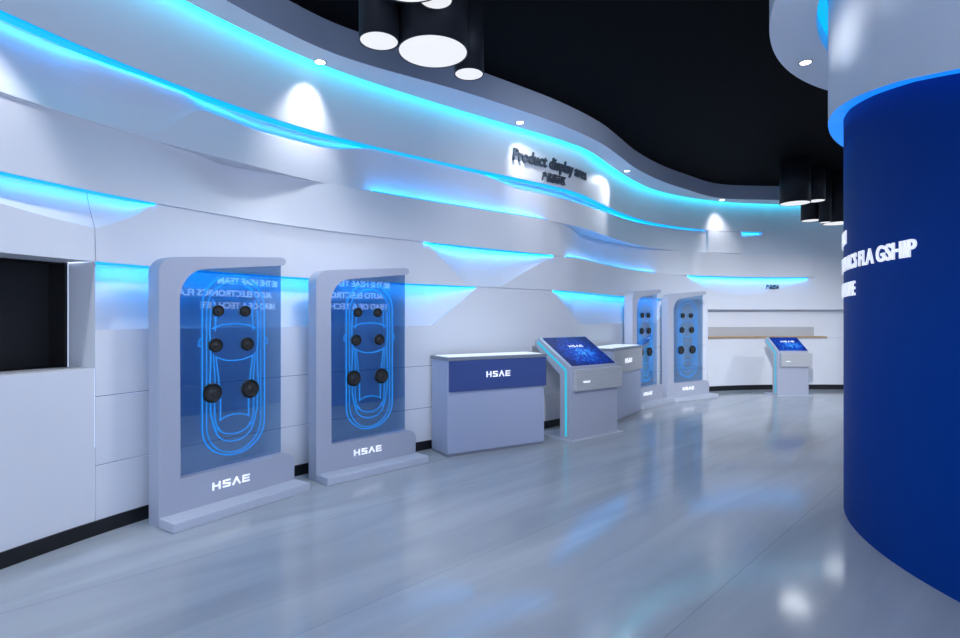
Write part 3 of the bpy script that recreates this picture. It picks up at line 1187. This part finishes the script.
# ------------------------------------------------------------------ touch kiosks
def make_kiosk(label, fl, ang, W, zb, zt, back, logo_w):
    """fl: front left foot; bend height zb, top height zt, head leans back by 'back'"""
    t = thing('touch_kiosk', label, 'kiosk', (fl[0], fl[1], 0), ang, 'touch kiosks')
    D = .17
    # side profile (a = local y, depth to the wall)
    bm = bmesh.new()
    prof = [(0, .012), (0, zb), (back, zt), (back + .075, zt - .05), (back + .06, zt - .12), (D, zb - .10), (D, .012)]
    prism(bm, prof, 0, W, bev=.003, axis='x')
    link('body', bm, M['stand'], t)
    bm = bmesh.new()
    box(bm, -.02, W + .06, -.06, back + .05, 0, .0115, bev=.002)
    link('base_plate', bm, M['stand_l'], t)
    # apron panel in front, below the screen
    bm = bmesh.new()
    box(bm, .05, W + .045, -.05, -.0005, zb - .30, zb - .03, bev=.008)
    link('apron_panel', bm, M['steel'], t)
    # sloping lip under the screen
    sl = math.atan2(zt - zb, back)
    Ls = math.hypot(zt - zb, back)
    sc_ = bmesh.new()
    hw, hh = W * .455, Ls * .47
    box(sc_, -hw, hw, -hh, hh, 0, .008, bev=.002)
    so_ = link('screen', sc_, M['screen'], t)
    so_.rotation_euler = (sl, 0, 0)
    mx_, my_, mz_ = W * .5, back * .5, (zb + zt) / 2
    so_.location = (mx_ + .012, my_ - .001 * math.sin(sl), mz_ + .002)
    l2 = logo_bm(.27, .048)
    bmesh.ops.rotate(l2, verts=l2.verts, cent=(0, 0, 0), matrix=Matrix.Rotation(-math.pi / 2, 3, 'X'))
    for v in l2.verts:
        v.co.z = .0085 if v.co.z < .003 else .0095
    lo = link('screen_logo', l2, M['letter'], so_)
    lo.location = (.02, .07 * Ls / .65, 0)
    l3 = link('logo_letters', logo_bm(logo_w, logo_w * .2), M['letter'], t)
    l3.location = (.05 + W * .22, -.0508, zb - .20)
    # turquoise line set in the left flank
    bm = bmesh.new()
    w = .028
    o_ = .045
    pts = [(.045 + o_ * .2, .05), (.045 + o_ * .2, zb - .035), (back + .012, zt - .045)]
    a_ = Vector(pts[0]); b_ = Vector(pts[1]); c_ = Vector(pts[2])
    nrm2 = Vector((-(c_ - b_).y, (c_ - b_).x)).normalized()
    q = [(a_.x, a_.y), (b_.x, b_.y), (c_.x, c_.y), (c_.x - nrm2.x * w, c_.y - nrm2.y * w), (b_.x + w, b_.y - w * .45), (a_.x + w, a_.y)]
    prism(bm, q, -.004, -.0005, axis='x')
    link('light_line', bm, M['cyan'], t)
    return t


make_kiosk('near touch kiosk with a tilted blue screen and turquoise light line, between the two counters', (1.105, 6.75), math.atan2(.616, .787), .915, .905, 1.255, .55, .125)
make_kiosk('small far touch kiosk with a tilted blue screen before the white end wall', (5.80, 10.72), math.radians(2), .62, .87, 1.13, .38, .085)

# ------------------------------------------------------------------ long counter on the end wall
def wall_box(name, mats, s0, s1, d0, d1, z0, z1, parent=None):
    bm = bmesh.new()
    n = 24
    prev = None
    for i in range(n + 1):
        c = s0 + (s1 - s0) * i / n
        ring = []
        for d, z in ((d0, z0), (d1, z0), (d1, z1), (d0, z1)):
            p = WALL.at(c, d)
            ring.append(bm.verts.new((p.x, p.y, z)))
        if prev:
            for k in range(4):
                bm.faces.new([prev[k], ring[k], ring[(k + 1) % 4], prev[(k + 1) % 4]])
        else:
            bm.faces.new(ring)
        prev = ring
    bm.faces.new(list(reversed(prev)))
    return link(name, bm, mats, parent)


sh = wall_box('wood_shelf', M['wood'], SX(706) + .01, SX(826), -.175, .05, R0 + .001, R0 + .03)
tag(sh, 'long thin tan wooden shelf board on the white end wall', 'shelf')
bs = wall_box('backsplash', M['gsteel'], SX(711), SX(818), -.175, -.15, R0 + .031, R0 + .23)
tag(bs, 'low grey upstand at the back of the long wooden shelf', 'panel')

# ------------------------------------------------------------------ black screen in the niche
def wall_slab(name, s0, s1, d0, d1, z0, z1, m, parent=None):
    return wall_box(name, m, s0, s1, d0, d1, z0, z1, parent)

tv = thing('recessed_screen', 'black recessed display box in the niche at the left edge', 'screen', (0, 0, 0))
wall_slab('screen_face', NICHE0 + .02, NICHE1 - .02, -.52, -.50, ZN, Z4, M['black'], tv)
wall_slab('casing', NICHE1 - .02, NICHE1 - .001, -.52, -.302, ZN + .001, Z4 - .001, M['black'], tv)
wall_slab('casing', NICHE0, NICHE0 + .02, -.52, -.302, ZN, Z4, M['black'], tv)
wall_slab('casing', NICHE0, NICHE1, -.52, -.302, ZN - .02, ZN, M['black'], tv)
wall_slab('casing', NICHE0, NICHE1, -.52, -.302, Z4, Z4 + .02, M['black'], tv)
